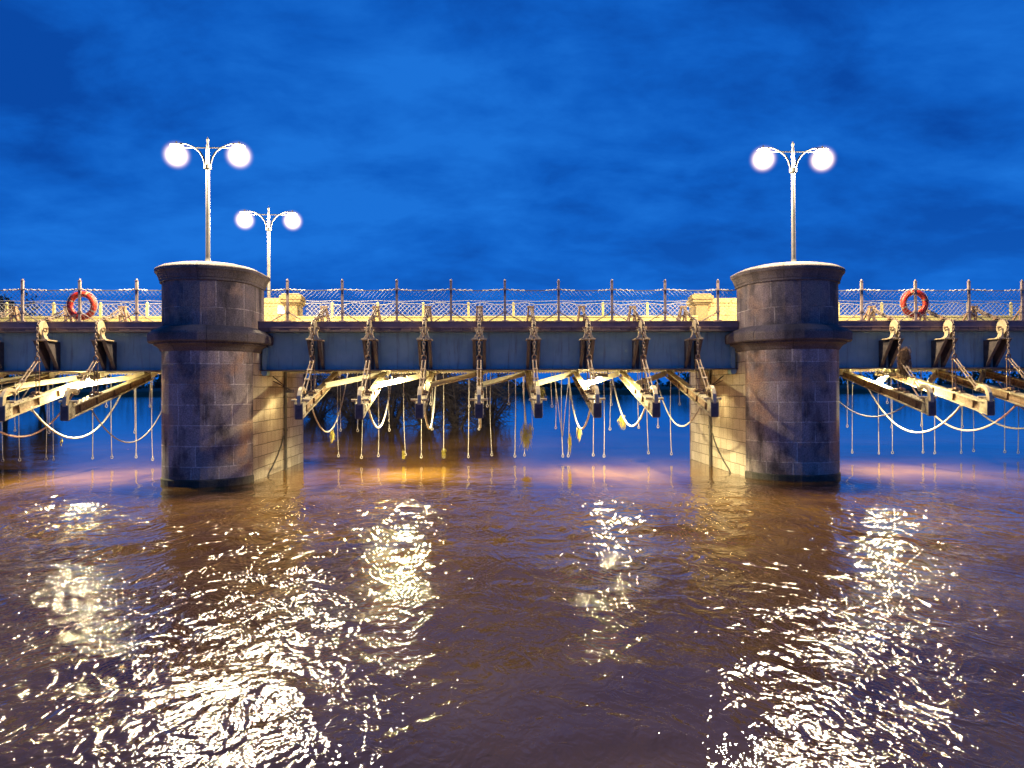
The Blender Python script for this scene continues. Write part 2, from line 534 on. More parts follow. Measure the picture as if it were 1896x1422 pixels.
    a1 = nd(n, 'ShaderNodeMath', operation='ADD'); l.new(h[0], a1.inputs[0]); l.new(h[1], a1.inputs[1])
    a2 = nd(n, 'ShaderNodeMath', operation='ADD'); l.new(a1.outputs[0], a2.inputs[0]); l.new(h[2], a2.inputs[1])
    bp = nd(n, 'ShaderNodeBump', Strength=1.0, Distance=1.0)
    l.new(a2.outputs[0], bp.inputs['Height']); l.new(bp.outputs[0], b.inputs['Normal'])
    me.materials.append(mt)


river()

# far bank and the wood on it
mb = MB()
nx = 60
rows = [(-2, 0), (1.2, 4), (2.0, 20), (2.6, 80), (6.0, 400)]
vs, fs = [], []
for i in range(nx + 1):
    x = -620 + 1240 * i / nx
    y0 = 330 + 14 * math.sin(x * .021) + 6 * math.sin(x * .07)
    for z, dy in rows:
        vs.append((x, y0 + dy, z + (.6 * math.sin(x * .05 + dy) if z > 1 else 0)))
k = len(rows)
for i in range(nx):
    for j in range(k - 1):
        fs.append((i * k + j, (i + 1) * k + j, (i + 1) * k + j + 1, i * k + j + 1))
mb.add(vs, fs)
tag(mb.build('far_bank', M['bank'], smooth=True), kind='structure')

mb = MB()
rr = random.Random(3)
vs, fs = [], []
for i in range(460):
    x = rr.uniform(-330, 330)
    y0 = 336 + 14 * math.sin(x * .021) + 6 * math.sin(x * .07) + rr.uniform(0, 26)
    hh = rr.uniform(4.0, 8.5) * (1.1 if x < -20 else .62 if x < 95 else 1.1)
    ww = hh * rr.uniform(.5, .9)
    for q in range(46):
        a, e_ = rr.uniform(0, 6.28), rr.uniform(-.2, 1)
        rad = math.sqrt(max(0, 1 - e_ * e_)) * rr.uniform(.5, 1.05)
        c = Vector((x + ww * rad * math.cos(a), y0 + ww * rad * math.sin(a), 1.8 + hh * (.45 + .5 * e_) + rr.uniform(-.3, .3)))
        sz = rr.uniform(.35, .9)
        t1 = Vector((rr.uniform(-1, 1), rr.uniform(-1, 1), rr.uniform(-1, 1))).normalized() * sz
        t2 = t1.cross(Vector((rr.uniform(-1, 1), rr.uniform(-1, 1), rr.uniform(-1, 1)))).normalized() * sz
        o = len(vs)
        vs += [c - t1, c + t2 * .7, c + t1, c - t2 * .7]
        fs.append((o, o + 1, o + 2, o + 3))
mb.add(vs, fs)
tag(mb.build('far_wood', M['leaf']), kind='stuff')

# ------------------------------------------------------------------ piers
YC, YF = 19.95, 25.3       # centres of the near and far rounded noses


def stadium(hw, y0=None, y1=None, n=20):
    """plan outline, centred on x=0: list of (point, outward normal)"""
    pts = []
    if y1 is None:
        for i in range(n + 1):
            t = math.pi * i / n
            pts.append(((hw * math.cos(t), YF + hw * math.sin(t)), (math.cos(t), math.sin(t))))
    else:
        pts += [((-hw, y1), (-1, 0))]
        pts = [((hw, y1), (1, 0)), ((-hw, y1), (-1, 0))]
    if y0 is None:
        for yy in np.linspace((y1 or YF) - .3, YC + .3, 4):
            pts.append(((-hw, float(yy)), (-1, 0)))
        for i in range(n + 1):
            t = math.pi + math.pi * i / n
            pts.append(((hw * math.cos(t), YC + hw * math.sin(t)), (math.cos(t), math.sin(t))))
        for yy in np.linspace(YC + .3, (y1 or YF) - .3, 4):
            pts.append(((hw, float(yy)), (1, 0)))
    else:
        pts += [((-hw, y0), (-1, 0)), ((hw, y0), (1, 0))]
    return pts


def sweep(mb, path, prof, top=True, bottom=False, u0=0.0, only=None, v0=0.0):
    """walls along a closed path following a profile of (offset, z)"""
    n = len(path)
    L = [0.0]
    for i in range(n):
        a, b = path[i][0], path[(i + 1) % n][0]
        L.append(L[-1] + math.hypot(a[0] - b[0], a[1] - b[1]))
    vs = []
    for off, z in prof:
        for p, nn in path:
            vs.append((p[0] + nn[0] * off, p[1] + nn[1] * off, z))
    fs, uvs = [], []
    for j in range(len(prof) - 1):
        dz = math.hypot(prof[j + 1][1] - prof[j][1], prof[j + 1][0] - prof[j][0])
        for i in range(n):
            if only and not only(path[i], path[(i + 1) % n]):
                continue
            i2 = (i + 1) % n
            fs.append((j * n + i, j * n + i2, (j + 1) * n + i2, (j + 1) * n + i))
            za, zb = prof[j][1] + v0, prof[j + 1][1] + v0
            if abs(za - zb) < .01:
                zb = za + dz
            uvs.append(((L[i] + u0, za), (L[i + 1] + u0, za), (L[i + 1] + u0, zb), (L[i] + u0, zb)))
    if top:
        fs.append(tuple((len(prof) - 1) * n + i for i in range(n)))
        uvs.append(tuple((vs[k_][0], vs[k_][1]) for k_ in fs[-1]))
    mb.add(vs, fs, uvs)


def pier(cx, hw, label, mirror, yb=20.98):
    root = empty('stone_pier', (cx, 0, 0))
    tag(root, label, 'bridge pier', 'stone piers of the bridge')
    full = stadium(hw, None, None)
    is_side = lambda a, b: abs(a[1][0]) > .999 and abs(b[1][0]) > .999 and abs(a[0][0] - b[0][0]) < .1
    # curved noses in big ashlar, straight flanks in smaller coursed stone
    mb = MB(); sweep(mb, full, [(0, -1.0), (0, 3.39)], top=True, only=lambda a, b: not is_side(a, b), u0=.3)
    mb.build('shaft', M['ashlar'], root)
    mb = MB(); sweep(mb, full, [(0, -1.0), (0, 3.39)], top=False, only=is_side)
    mb.build('flank_wall', M['wallstone'], root)
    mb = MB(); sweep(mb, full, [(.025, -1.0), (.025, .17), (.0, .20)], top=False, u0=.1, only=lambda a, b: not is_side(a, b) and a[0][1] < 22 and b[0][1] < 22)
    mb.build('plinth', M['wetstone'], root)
    near = stadium(hw, None, yb)
    mb = MB()
    sweep(mb, near, [(-.01, 3.37), (.03, 3.40), (.06, 3.46), (.12, 3.52), (.19, 3.55), (.19, 3.60), (.30, 3.60),
                     (.325, 3.63), (.33, 3.80), (.31, 3.85), (.16, 3.945), (.035, 3.995), (-.01, 4.02)], u0=.2)
    mb.build('string_course', M['trim'], root)
    mb = MB(); sweep(mb, near, [(-.005, 4.01), (-.005, 5.16)], u0=.62, v0=.30)
    mb.build('turret', M['turret'], root)
    mb = MB()
    sweep(mb, near, [(-.02, 5.12), (.045, 5.13), (.045, 5.19), (.06, 5.20), (.08, 5.27), (.12, 5.35), (.165, 5.395),
                     (.17, 5.46), (.155, 5.485), (.02, 5.555), (-.25, 5.62), (-.55, 5.65)], u0=.4)
    mb.build('cap_stone', M['trim'], root)
    # far turret, a refuge wall with a taller end block towards the open span
    far = stadium(hw, 24.75, None)
    mb = MB(); sweep(mb, far, [(-.005, 3.38), (-.005, 5.22)], u0=.1)
    mb.build('far_turret', M['gold'], root)
    mb = MB(); sweep(mb, far, [(-.02, 5.20), (.06, 5.21), (.09, 5.27), (.10, 5.35), (.02, 5.38)])
    mb.build('far_coping', M['gold'], root)
    x = mirror * (hw - .17)
    mb = MB()
    for (w, z0, z1) in ((.20, 4.3, 5.13), (.26, 5.13, 5.19), (.33, 5.19, 5.28), (.36, 5.28, 5.43), (.30, 5.43, 5.49)):
        mb.box((x, 24.66, (z0 + z1) / 2), (w * 2, w * 1.6, z1 - z0))
    mb.build('end_block', M['gold'], root, bevel=.03)
    return root


pier(-7.17, 1.13, 'round nosed stone pier on the left, life ring to its left', 1)
pier(8.16, 1.21, 'round nosed stone pier on the right under the single lamp standing alone', -1, 20.62)

# ------------------------------------------------------------------ bridge spans


def span(x0, x1, label, hx):
    cx = (x0 + x1) / 2
    L = x1 - x0
    root = empty('bridge_span', (cx, 20.7, 2.9))
    tag(root, label, 'bridge span', 'steel girder spans of the bridge')

    def B(name, mat, boxes, bevel=0):
        mb = MB()
        for (c, d) in boxes:
            mb.box((c[0] - cx, c[1] - 20.7, c[2] - 2.9), d)
        return mb.build(name, M[mat], root, bevel=bevel)
    B('near_girder', 'girder', [((cx, 20.705, 3.44), (L, .03, 1.02))])
    mb = MB()
    i = 0
    while i * .13 < L - .1:
        for zz in (2.985, 3.90):
            mb.box((-L / 2 + .07 + i * .13, 20.685 - 20.7, zz - 2.9), (.03, .012, .03))
        i += 1
    o_ = mb.build('rivets', M['girder'], root); o_['kind'] = 'stuff'
    B('bottom_flange', 'darksteel', [((cx, 20.70, 2.925), (L - .004, .42, .03))])
    B('top_flange', 'darksteel', [((cx, 20.62, 3.965), (L - .004, .44, .03))])
    # deck edge: a purple channel above a brick-jointed course
    mb = MB()
    for (c, d) in (((cx, 20.42, 4.145), (L, .02, .13)), ((cx, 20.45, 4.222), (L, .12, .022)), ((cx, 20.44, 4.07), (L, .075, .02))):
        mb.box((c[0] - cx, c[1] - 20.7, c[2] - 2.9), d)
    mb.build('edge_channel', M['edge'], root)
    mb = MB()
    nb = int(L / .27)
    for i in range(nb):
        w = L / nb
        mb.box((x0 + (i + .5) * w - cx, 20.46 - 20.7 + rnd.uniform(-.004, .004), 4.02 - 2.9), (w - .009, .10, .078))
    mb.build('edge_course', M['rivet'], root)
    B('deck_slab', 'deck', [((cx, 22.55, 4.07), (L, 4.0, .20))])
    B('soffit', 'soffit', [((cx, 22.55, 3.10), (L, 3.55, .03))])
    B('far_girder', 'girder', [((cx, 24.62, 3.5), (L, .03, 1.1))])
    B('far_kerb', 'concrete', [((cx, 24.52, 4.44), (L, .22, .54)), ((cx, 24.52, 4.735), (L, .28, .05))])
    # cross beam carrying the pivots of the gate beams, with rows of bolt heads along its lower edge
    mb = MB()
    mb.box((0, 23.25 - 20.7, 2.985 - 2.9), (L, .10, .15))
    mb.box((0, 23.17 - 20.7, 2.918 - 2.9), (L, .26, .018))
    i = 0
    while i * .085 < L - .1:
        mb.box((-L / 2 + .06 + i * .085, 23.06 - 20.7, 2.90 - 2.9), (.045, .03, .045)); i += 1
    mb.build('pivot_beam', M['cream'], root)
    # haunches beside each pivot
    for x in hx:
        mb = MB()
        mb.prism([(x - cx - .34, 3.04 - 2.9), (x - cx - .30, 2.96 - 2.9), (x - cx - .10, 2.83 - 2.9), (x - cx + .10, 2.83 - 2.9),
                  (x - cx + .30, 2.96 - 2.9), (x - cx + .34, 3.04 - 2.9)], 'y', 23.10 - 20.7, 23.14 - 20.7)
        mb.box((x - cx - .115, 22.98 - 20.7, 2.88 - 2.9), (.025, .22, .17))
        mb.box((x - cx + .115, 22.98 - 20.7, 2.88 - 2.9), (.025, .22, .17))
        mb.build('pivot_bracket', M['cream'], root)
        # paired raking gusset plates that carry the pulley
        for sx in (-.135, .135):
            mb = MB()
            g = MB.prism
            mb.prism([(20.69 - 20.7, 2.945 - 2.9), (20.62 - 20.7, 2.945 - 2.9), (20.02 - 20.7, 3.70 - 2.9), (20.69 - 20.7, 3.70 - 2.9)], 'x', x - cx + sx - .009, x - cx + sx + .009)
            mb.bar((x - cx + sx, 20.60 - 20.7, 2.95 - 2.9), (x - cx + sx, 20.00 - 20.7, 3.70 - 2.9), .085, .014)
            mb.build('gusset', M['darksteel'], root)
        mb = MB()
        mb.box((x - cx, 20.67 - 20.7, 3.33 - 2.9), (.07, .035, .76))
        mb.build('stiffener', M['darksteel'], root)
    # bearings at the two ends
    for x in (x0 + .11, x1 - .11):
        mb = MB()
        mb.box((x - cx, 20.62 - 20.7, 3.40 - 2.9), (.10, .13, .9))
        mb.lathe([(.0, -.13), (.085, -.13), (.085, .13), (.0, .13)], (x - cx, 20.66 - 20.7, 2.86 - 2.9), 14, 'y')
        mb.build('bearing', M['girder'], root)
    return root


HX_MID = [-4.49 + 1.449 * i for i in range(8)]
HX_LEFT = [-10.03 - 1.48 * i for i in range(5)]
HX_RIGHT = [11.12 + 1.495 * i for i in range(5)]
span(-6.03, 6.94, 'blue steel girder span between the two stone piers', HX_MID)
span(-19.5, -8.31, 'blue steel girder span running left from the left pier', HX_LEFT)
span(9.26, 20.5, 'blue steel girder span running right from the right pier', HX_RIGHT)

# ------------------------------------------------------------------ chain hoists and gate beams


def chain_mesh(mb, pts, pitch=.078, r1=.036, r2=.0125):
    P = [Vector(p) for p in pts]
    seg = [(P[i + 1] - P[i]).length for i in range(len(P) - 1)]
    tot = sum(seg)
    nn = int(tot / pitch)
    for i in range(nn):
        t = (i + .5) * tot / nn
        k_ = 0
        while k_ < len(seg) - 1 and t > seg[k_]:
            t -= seg[k_]; k_ += 1
        p = P[k_].lerp(P[k_ + 1], t / seg[k_])
        d = (P[k_ + 1] - P[k_]).normalized()
        side = Vector((1, 0, 0)) if i % 2 else d.cross(Vector((1, 0, 0))).normalized()
        if abs(d.dot(side)) > .9:
            side = Vector((0, 1, 0))
        w = d.cross(side)
        rot = Matrix((d, side, w)).transposed()
        mb.torus(p, r1, r2, rot, 10, 5, (1.5, .85, 1))


def make_hoist():
    """stands at deck edge; local origin at pulley line (y 20.1), z 0"""
    t = empty('chain_hoist', (0, 0, 0))
    Y = lambda y: y - 20.1
    t.location = (0, 20.1, 0)
    # chain post on the deck: A shaped stand
    mb = MB()
    for sx in (-1, 1):
        mb.bar((sx * .105, Y(21.42), 4.17), (sx * .062, Y(21.30), 4.70), .045, .09)
        mb.bar((sx * .105, Y(21.85), 4.17), (sx * .062, Y(21.34), 4.68), .04, .06)
    mb.box((0, Y(21.32), 4.715), (.20, .13, .045))
    mb.box((0, Y(21.36), 4.46), (.16, .05, .05))
    mb.build('chain_post', M['rust'], t, bevel=.006)
    # pedestal: base plate with two flared cheeks
    mb = MB()
    mb.box((0, Y(20.22), 3.715), (.40, .50, .03))
    for sx in (-1, 1):
        prof = [(.205, 3.73), (.13, 3.76), (.095, 3.84), (.085, 3.93), (.115, 3.96), (.115, 4.0), (.045, 4.0), (.045, 3.73)]
        mb.prism([(sx * u, v) for u, v in prof], 'y', Y(20.0), Y(20.16))
    mb.build('pedestal', M['castiron'], t, bevel=.005)
    # pulley wheel with groove
    mb = MB()
    mb.lathe([(.02, -.042), (.205, -.042), (.21, -.03), (.172, -.012), (.172, .012), (.21, .03), (.205, .042), (.02, .042)], (0, Y(20.1), 4.02), 26, 'x')
    w = mb.build('pulley_wheel', M['castiron'], t)
    mb = MB()
    mb.lathe([(0, -.14), (.03, -.14), (.03, .14), (0, .14)], (0, Y(20.1), 4.02), 10, 'x')
    mb.build('axle', M['rust'], w)
    # chain guide block on the deck edge
    mb = MB()
    mb.box((0, Y(20.36), 4.30), (.10, .12, .07)); mb.box((0, Y(20.36), 4.255), (.16, .10, .03))
    mb.build('chain_guide', M['rust'], t, bevel=.006)
    mb = MB()
    arc = [(0, Y(20.1) - .21 * math.sin(a), 4.02 + .21 * math.cos(a)) for a in np.linspace(-.15, math.pi / 2, 7)]
    chain_mesh(mb, [(0, Y(21.30), 4.69), (0, Y(21.05), 4.58), (0, Y(20.5), 4.36)] + arc + [(0, Y(19.88), 3.30)])
    mb.build('chain', M['chain'], t, smooth=True)
    # a second fall of slack chain lies between post and guide
    mb = MB()
    chain_mesh(mb, [(.03, Y(21.28), 4.62), (.035, Y(20.95), 4.45), (.03, Y(20.45), 4.30)])
    mb.build('slack_chain', M['chain'], t, smooth=True)
    mb = MB()
    mb.torus((0, Y(19.88), 3.235), .055, .018, Matrix.Rotation(R(90), 3, 'X'), 16, 6)
    mb.box((0, Y(19.87), 3.155), (.15, .06, .035))
    mb.build('shackle', M['rust'], t, smooth=False)
    # slanting twin rods out to the tip of the beam, vertical twin rods to the beam
    a0, a1 = Vector((0, Y(19.84), 3.15)), Vector((0, Y(18.93), 2.36))
    mb = MB()
    for sx in (-.043, .043):
        mb.tube([a0 + Vector((sx, 0, 0)), a1 + Vector((sx, 0, 0))], .015, 7)
    for q in (.30, .62, .96):
        p = a0.lerp(a1, q)
        mb.bar(p + Vector((-.07, 0, 0)), p + Vector((.07, 0, 0)), .04, .04, (0, 1, 1))
    mb.build('tie_rod', M['rodiron'], t)
    mb = MB()
    for sx in (-.04, .04):
        mb.tube([(sx, Y(19.90), 3.15), (sx, Y(19.90), 2.28)], .014, 6)
    mb.box((0, Y(19.9), 2.66), (.13, .05, .03)); mb.box((0, Y(19.9), 2.36), (.12, .06, .03)); mb.box((0, Y(19.9), 2.28), (.15, .10, .025))
    mb.build('hanger_rod', M['rust'], t)
    return t


def make_beam():
    t = empty('gate_beam', (0, 18.45, 1.7))
    O = Vector((0, 18.45, 1.7))
    a, b = Vector((0, 18.50, 1.86)), Vector((0, 23.12, 2.84))
    d = (b - a).normalized(); u = Vector((1, 0, 0)).cross(d).normalized()
    if u.z < 0: u = -u
    hb, ht = .135, .115

    def at(s_, h_, x=0):
        return a + (b - a) * s_ + u * h_ + Vector((x, 0, 0)) - O
    mb = MB()
    mb.bar(at(0, ht), at(1, ht - .03), .18, .024)
    mb.bar(at(0, -hb), at(1, -hb + .05), .18, .024)
    mb.build('flanges', M['beam'], t)
    mb = MB()
    mb.bar(at(0, -.01), at(1, -.01), .018, .23)
    for s_ in (.12, .3, .5, .7, .88):
        mb.bar(at(s_, -.12), at(s_, .10), .12, .014)
    mb.build('web', M['rust'], t)
    # heavier top plate near the tip
    mb = MB()
    mb.bar(at(.01, ht + .022), at(.37, ht + .022), .23, .02)
    for s_ in np.linspace(.04, .35, 9):
        for sx in (-.08, .08):
            p = at(s_, ht + .038, sx)
            mb.box(p, (.026, .026, .02))
    mb.build('cover_plate', M['beam'], t)
    mb = MB()
    mb.box(Vector((0, 18.46, 1.865)) - O, (.175, .09, .37))
    mb.build('end_plate', M['darksteel'], t, bevel=.012)
    for sx in (-.095, .095):
        mb = MB()
        mb.prism([(18.42 - O.y, 1.70 - O.z), (18.72 - O.y, 1.76 - O.z), (18.70 - O.y, 2.10 - O.z), (18.48 - O.y, 2.14 - O.z), (18.42 - O.y, 2.05 - O.z)], 'x', sx - .008, sx + .008)
        for (yy, zz) in ((18.47, 1.78), (18.54, 1.79), (18.61, 1.81), (18.48, 1.86), (18.62, 1.90), (18.5, 1.97), (18.62, 2.0)):
            mb.lathe([(0, 0), (.016, 0), (.012, .012), (0, .012)], Vector((sx + (.008 if sx > 0 else -.02), yy, zz)) - O, 8, 'x')
        mb.build('side_plate', M['beam'], t)
    # swan-neck hook rising from the tip to meet the rods
    mb = MB()
    pts = [(18.50, 1.95), (18.47, 2.10), (18.49, 2.24), (18.56, 2.35), (18.67, 2.42), (18.80, 2.43), (18.92, 2.38), (18.97, 2.31)]
    P = [Vector((0, y, z)) - O for y, z in pts]
    wd = [.15, .13, .12, .11, .10, .09, .08, .07]
    vs, fs = [], []
    for i, p in enumerate(P):
        tg = (P[min(i + 1, len(P) - 1)] - P[max(i - 1, 0)]).normalized()
        nrm = Vector((1, 0, 0)).cross(tg)
        for sx, sn in ((-1, -1), (1, -1), (1, 1), (-1, 1)):
            vs.append(p + Vector((sx * .048, 0, 0)) + nrm * sn * wd[i] / 2)
    for i in range(len(P) - 1):
        for j in range(4):
            fs.append((i * 4 + j, i * 4 + (j + 1) % 4, (i + 1) * 4 + (j + 1) % 4, (i + 1) * 4 + j))
    fs += [(3, 2, 1, 0), tuple(len(vs) - 4 + j for j in range(4))]
    mb.add(vs, fs)
    mb.build('hook_arm', M['castiron'], t, bevel=.008)
    mb = MB()
    mb.tube([Vector((-.22, 18.60, 2.14)) - O, Vector((.22, 18.60, 2.14)) - O], .03, 10)
    mb.build('cross_bar', M['castiron'], t)
    # clamp on the top where the vertical rods come down
    mb = MB()
    mb.box(at(.31, ht + .06), (.22, .22, .05), None); mb.box(at(.29, ht + .10), (.10, .12, .06))
    mb.box(at(.25, ht + .055, .03), (.13, .08, .05))
    mb.build('clamp', M['rust'], t, bevel=.008)
    return t


def make_brace(dx):
    """flat bar from a pivot down to the middle of the beam on its left"""
    mb = MB()
    p0, p1 = Vector((-.10, 23.0 - 18.45, 2.86 - 1.7)), Vector((dx + .09, 21.25 - 18.45, 2.52 - 1.7))
    mb.bar(p0, p1, .022, .15, (0, 1, 0))
    mb.bar(p0 + Vector((0, -.05, -.07)), p1 + Vector((0, -.05, -.07)), .10, .02, (0, 1, 0))
    return mb


ORD = ['first', 'second', 'third', 'fourth', 'fifth', 'sixth', 'seventh', 'eighth']
hoist0, beam0 = make_hoist(), make_beam()
first = True
for xs, where, pr_ in ((HX_MID, 'from the left pier in the middle span', 1.449), (HX_LEFT, 'out from the left pier in the left span', 1.48),
                       (HX_RIGHT, 'out from the right pier in the right span', 1.495)):
    bm_brace = None
    for i, x in enumerate(xs):
        h = hoist0 if first else copy_tree(hoist0)
        b_ = beam0 if first else copy_tree(beam0)
        first = False
        h.location.x = x; b_.location.x = x
        if xs is not HX_MID and i == 4:
            pass
        tag(h, f'iron chain hoist at deck edge, {ORD[i]} {where}', 'chain hoist', 'chain hoists along the deck edge')
        tag(b_, f'sloping cream steel gate beam, {ORD[i]} {where}', 'gate beam', 'gate beams hung under the bridge')
    # braces (a part of the beam whose pivot they spring from)
beams = [o for o in C.objects if o.name.split('.')[0] == 'gate_beam' and o.parent is None]
brace_me = {}
for b_ in beams:
    x = b_.location.x
    if abs(x - HX_MID[0]) < .01 or abs(x - HX_RIGHT[0]) < .01 or abs(x - HX_LEFT[-1]) < .01:
        dx = -1.0
        key = 'short'
    else:
        key = 'mid' if x in HX_MID else 'side'
        dx = -1.449 if key == 'mid' else -1.49
    if key == 'short':
        continue
    if key not in brace_me:
        ob = make_brace(dx).build('brace', M['cream'], b_)
        brace_me[key] = ob.data
    else:
        ob = bpy.data.objects.new('brace', brace_me[key]); C.objects.link(ob); ob.parent = b_

# ------------------------------------------------------------------ fences


def jit(x, z, s):
    return (.012 * math.sin(7 * x + 5 * z + s) + .008 * math.sin(17 * x - 9 * z + 2 * s), .014 * math.sin(5 * x + 3 * z + s) + .006 * math.sin(23 * x + s))


def net_panel(mb, x0, x1, z0, ztop, y, pitch, rad, s):
    """diagonal cords between z0 and a wavy top edge ztop(x)"""
    st = pitch * 1.414
    zmax = max(ztop(x0), ztop((x0 + x1) / 2), ztop(x1)) + .05
    hgt = zmax - z0
    for dr in (1, -1):
        c = (x0 - hgt) if dr == 1 else x0
        end = x1 if dr == 1 else x1 + hgt
        while c < end:
            pts = []
            for i in range(13):
                tt = i / 12
                x, z = c + dr * tt * hgt, z0 + tt * hgt
                if x0 <= x <= x1 and z <= ztop(x):
                    jx, jz = jit(x, z, s)
                    e_ = min(1, 8 * min(x - x0, x1 - x), 8 * (z - z0))
                    pts.append((x + jx * e_, y + .006 * dr, z + jz * e_))
            if len(pts) > 1:
                mb.tube(pts, rad, 3, cap=False)
            c += st


def fence(x0, x1, posts, label, y, z0, zrail, zpost, near=True):
    root = empty('deck_fence' if near else 'far_fence', ((x0 + x1) / 2, y, z0))
    tag(root, label, 'fence', 'fences along the bridge deck')
    cx = (x0 + x1) / 2
    for p in posts:
        mb = MB()
        X = p - cx
        if near:
            mb.box((X, 0, (zpost - .06 - z0) / 2), (.062, .062, zpost - .06 - z0))
            mb.box((X, 0, zpost - z0 - .055), (.074, .074, .014))
            mb.lathe([(.0, 0), (.022, 0), (.03, .022), (.022, .045), (0, .055)], (X, 0, zpost - z0 - .048), 10)
            mb.box((X, -.012, zrail - z0), (.10, .10, .03))
            mb.box((X, 0, .02), (.16, .14, .03))
            mb.box((X, 0, .27), (.10, .08, .05))
        else:
            mb.box((X, 0, (zpost - z0) / 2), (.075, .06, zpost - z0))
            mb.lathe([(0, 0), (.05, 0), (.03, .03), (0, .05)], (X, 0, zpost - z0), 8)
        po = mb.build('post', M['post'] if near else M['concrete'], root)
        if near:
            for sx in (-1, 1):
                if x0 + .1 < p + sx * .5 < x1 - .1:
                    mb = MB()
                    mb.tube([(X, .0, .27), (X + sx * .22, .0, .14), (X + sx * .46, .0, .0)], .014, 6)
                    mb.build('stay', M['post'], root)
    ends = sorted([x0] + list(posts) + [x1])
    # top rail wire with rope lashings near the posts
    mb = MB()
    pts = []
    for i in range(len(ends) - 1):
        a, b = ends[i], ends[i + 1]
        for k_ in range(8):
            tt = k_ / 8
            sag = .028 * 4 * tt * (1 - tt)
            pts.append((a + (b - a) * tt - cx, -.01, zrail - z0 - sag))
    pts.append((ends[-1] - cx, -.01, zrail - z0))
    mb.tube(pts, .013 if near else .009, 6)
    mb.build('top_wire', M['wire'] if near else M['net'], root)
    if near:
        rq = random.Random(int(x0 * 10))
        for p in posts:
            for sx in (-1, 1):
                if not (x0 < p + sx * .3 < x1):
                    continue
                ln = rq.uniform(.25, .62)
                mb = MB()
                mb.tube([(p - cx + sx * (.03 + ln * q / 9), -.035 + .02 * math.cos(q * 2.4), zrail - z0 - .004 - .022 * q / 9 + .016 * math.sin(q * 2.4)) for q in range(10)], .017, 5)
                mb.build('rope_lashing', M['rope'], root)
    # netting, one sheet per bay
    for i in range(len(ends) - 1):
        a, b = ends[i], ends[i + 1]
        mb = MB()
        if near:
            def zt(x, a=a, b=b):
                tt = (x + cx - a) / (b - a)
                return zrail - z0 - .028 * 4 * tt * (1 - tt)
            net_panel(mb, a - cx + .02, b - cx - .02, .0, zt, .035, .082, .0036, i * 1.7)
        else:
            def zt(x, i=i):
                return .40 + .028 * math.sin(4.1 * x + i) + .015 * math.sin(9 * x)
            net_panel(mb, a - cx, b - cx, .0, zt, -.04, .105, .0075, i * 2.1)
            mb.tube([(a - cx + (b - a) * q / 12, -.04, zt(a - cx + (b - a) * q / 12)) for q in range(13)], .013, 5)
        mb.build('netting', M['wire'] if near else M['net'], root)
    return root


PM = [-5.30 + 1.464 * i for i in range(9)]
PL = [-9.29 - 1.495 * i for i in range(5)]
PR = [10.43 + 1.52 * i for i in range(5)]
fence(-6.0, 6.92, PM, 'wire mesh fence with iron posts on the near deck edge between the piers', 20.55, 4.23, 5.10, 5.385)
fence(-17.5, -8.32, PL, 'wire mesh fence on near deck edge left of the left pier, carrying a life ring', 20.55, 4.23, 5.10, 5.385)
fence(9.28, 18.5, PR, 'wire mesh fence on near deck edge right of the right pier, carrying a life ring', 20.55, 4.23, 5.10, 5.385)
FM = [-4.9 + 1.46 * i for i in range(8)]
fence(-5.75, 6.7, FM, 'white net fence along the far kerb between the golden end blocks', 24.52, 4.76, 5.27, 5.18, False)
fence(-19, -8.3, [-9.3 - 1.46 * i for i in range(7)], 'white net fence along the far kerb behind the left span', 24.52, 4.76, 5.27, 5.18, False)
fence(9.3, 20, [10.2 + 1.46 * i for i in range(7)], 'white net fence along the far kerb behind the right span', 24.52, 4.76, 5.27, 5.18, False)

# ------------------------------------------------------------------ life rings


def life_ring(loc, label, tilt):
    root = empty('life_ring', loc)
    root.rotation_euler = (R(90) , tilt, 0)
    tag(root, label, 'life ring', 'life rings on the fence')
    mb = MB(); mb.torus((0, 0, 0), .315, .078, None, 40, 14, (1, 1, 1))
    mb.build('ring', M['red'], root, smooth=True)
    for a in (0, 90, 180, 270):
        mb = MB()
        pts = [(.315 * math.cos(R(a + q)), .315 * math.sin(R(a + q)), 0) for q in (-4, -1, 1, 4)]
        mb.tube(pts, .081, 14, cap=False)
        mb.build('band', M['band'], root, smooth=True)
    mb = MB()
    n = 48
    pts = []
    for i in range(n):
        t = 2 * math.pi * i / n
        rad = .405 + .018 * abs(math.sin(2 * t))
        pts.append((rad * math.cos(t), rad * math.sin(t), .01))
    mb.tube(pts, .008, 5, closed=True)
    mb.build('grab_line', M['rope'], root, smooth=True)
    return root


life_ring((-10.82, 20.72, 4.69), 'red life ring on the fence left of the left pier', .45)
life_ring((12.02, 20.72, 4.74), 'red life ring on the fence right of the right pier', -.35)

# ------------------------------------------------------------------ street lamps


lamp_light = bpy.data.lights.new('bulb', 'POINT')
lamp_light.energy, lamp_light.color, lamp_light.shadow_soft_size = LAMP_W, (1.0, .79, .48), .21


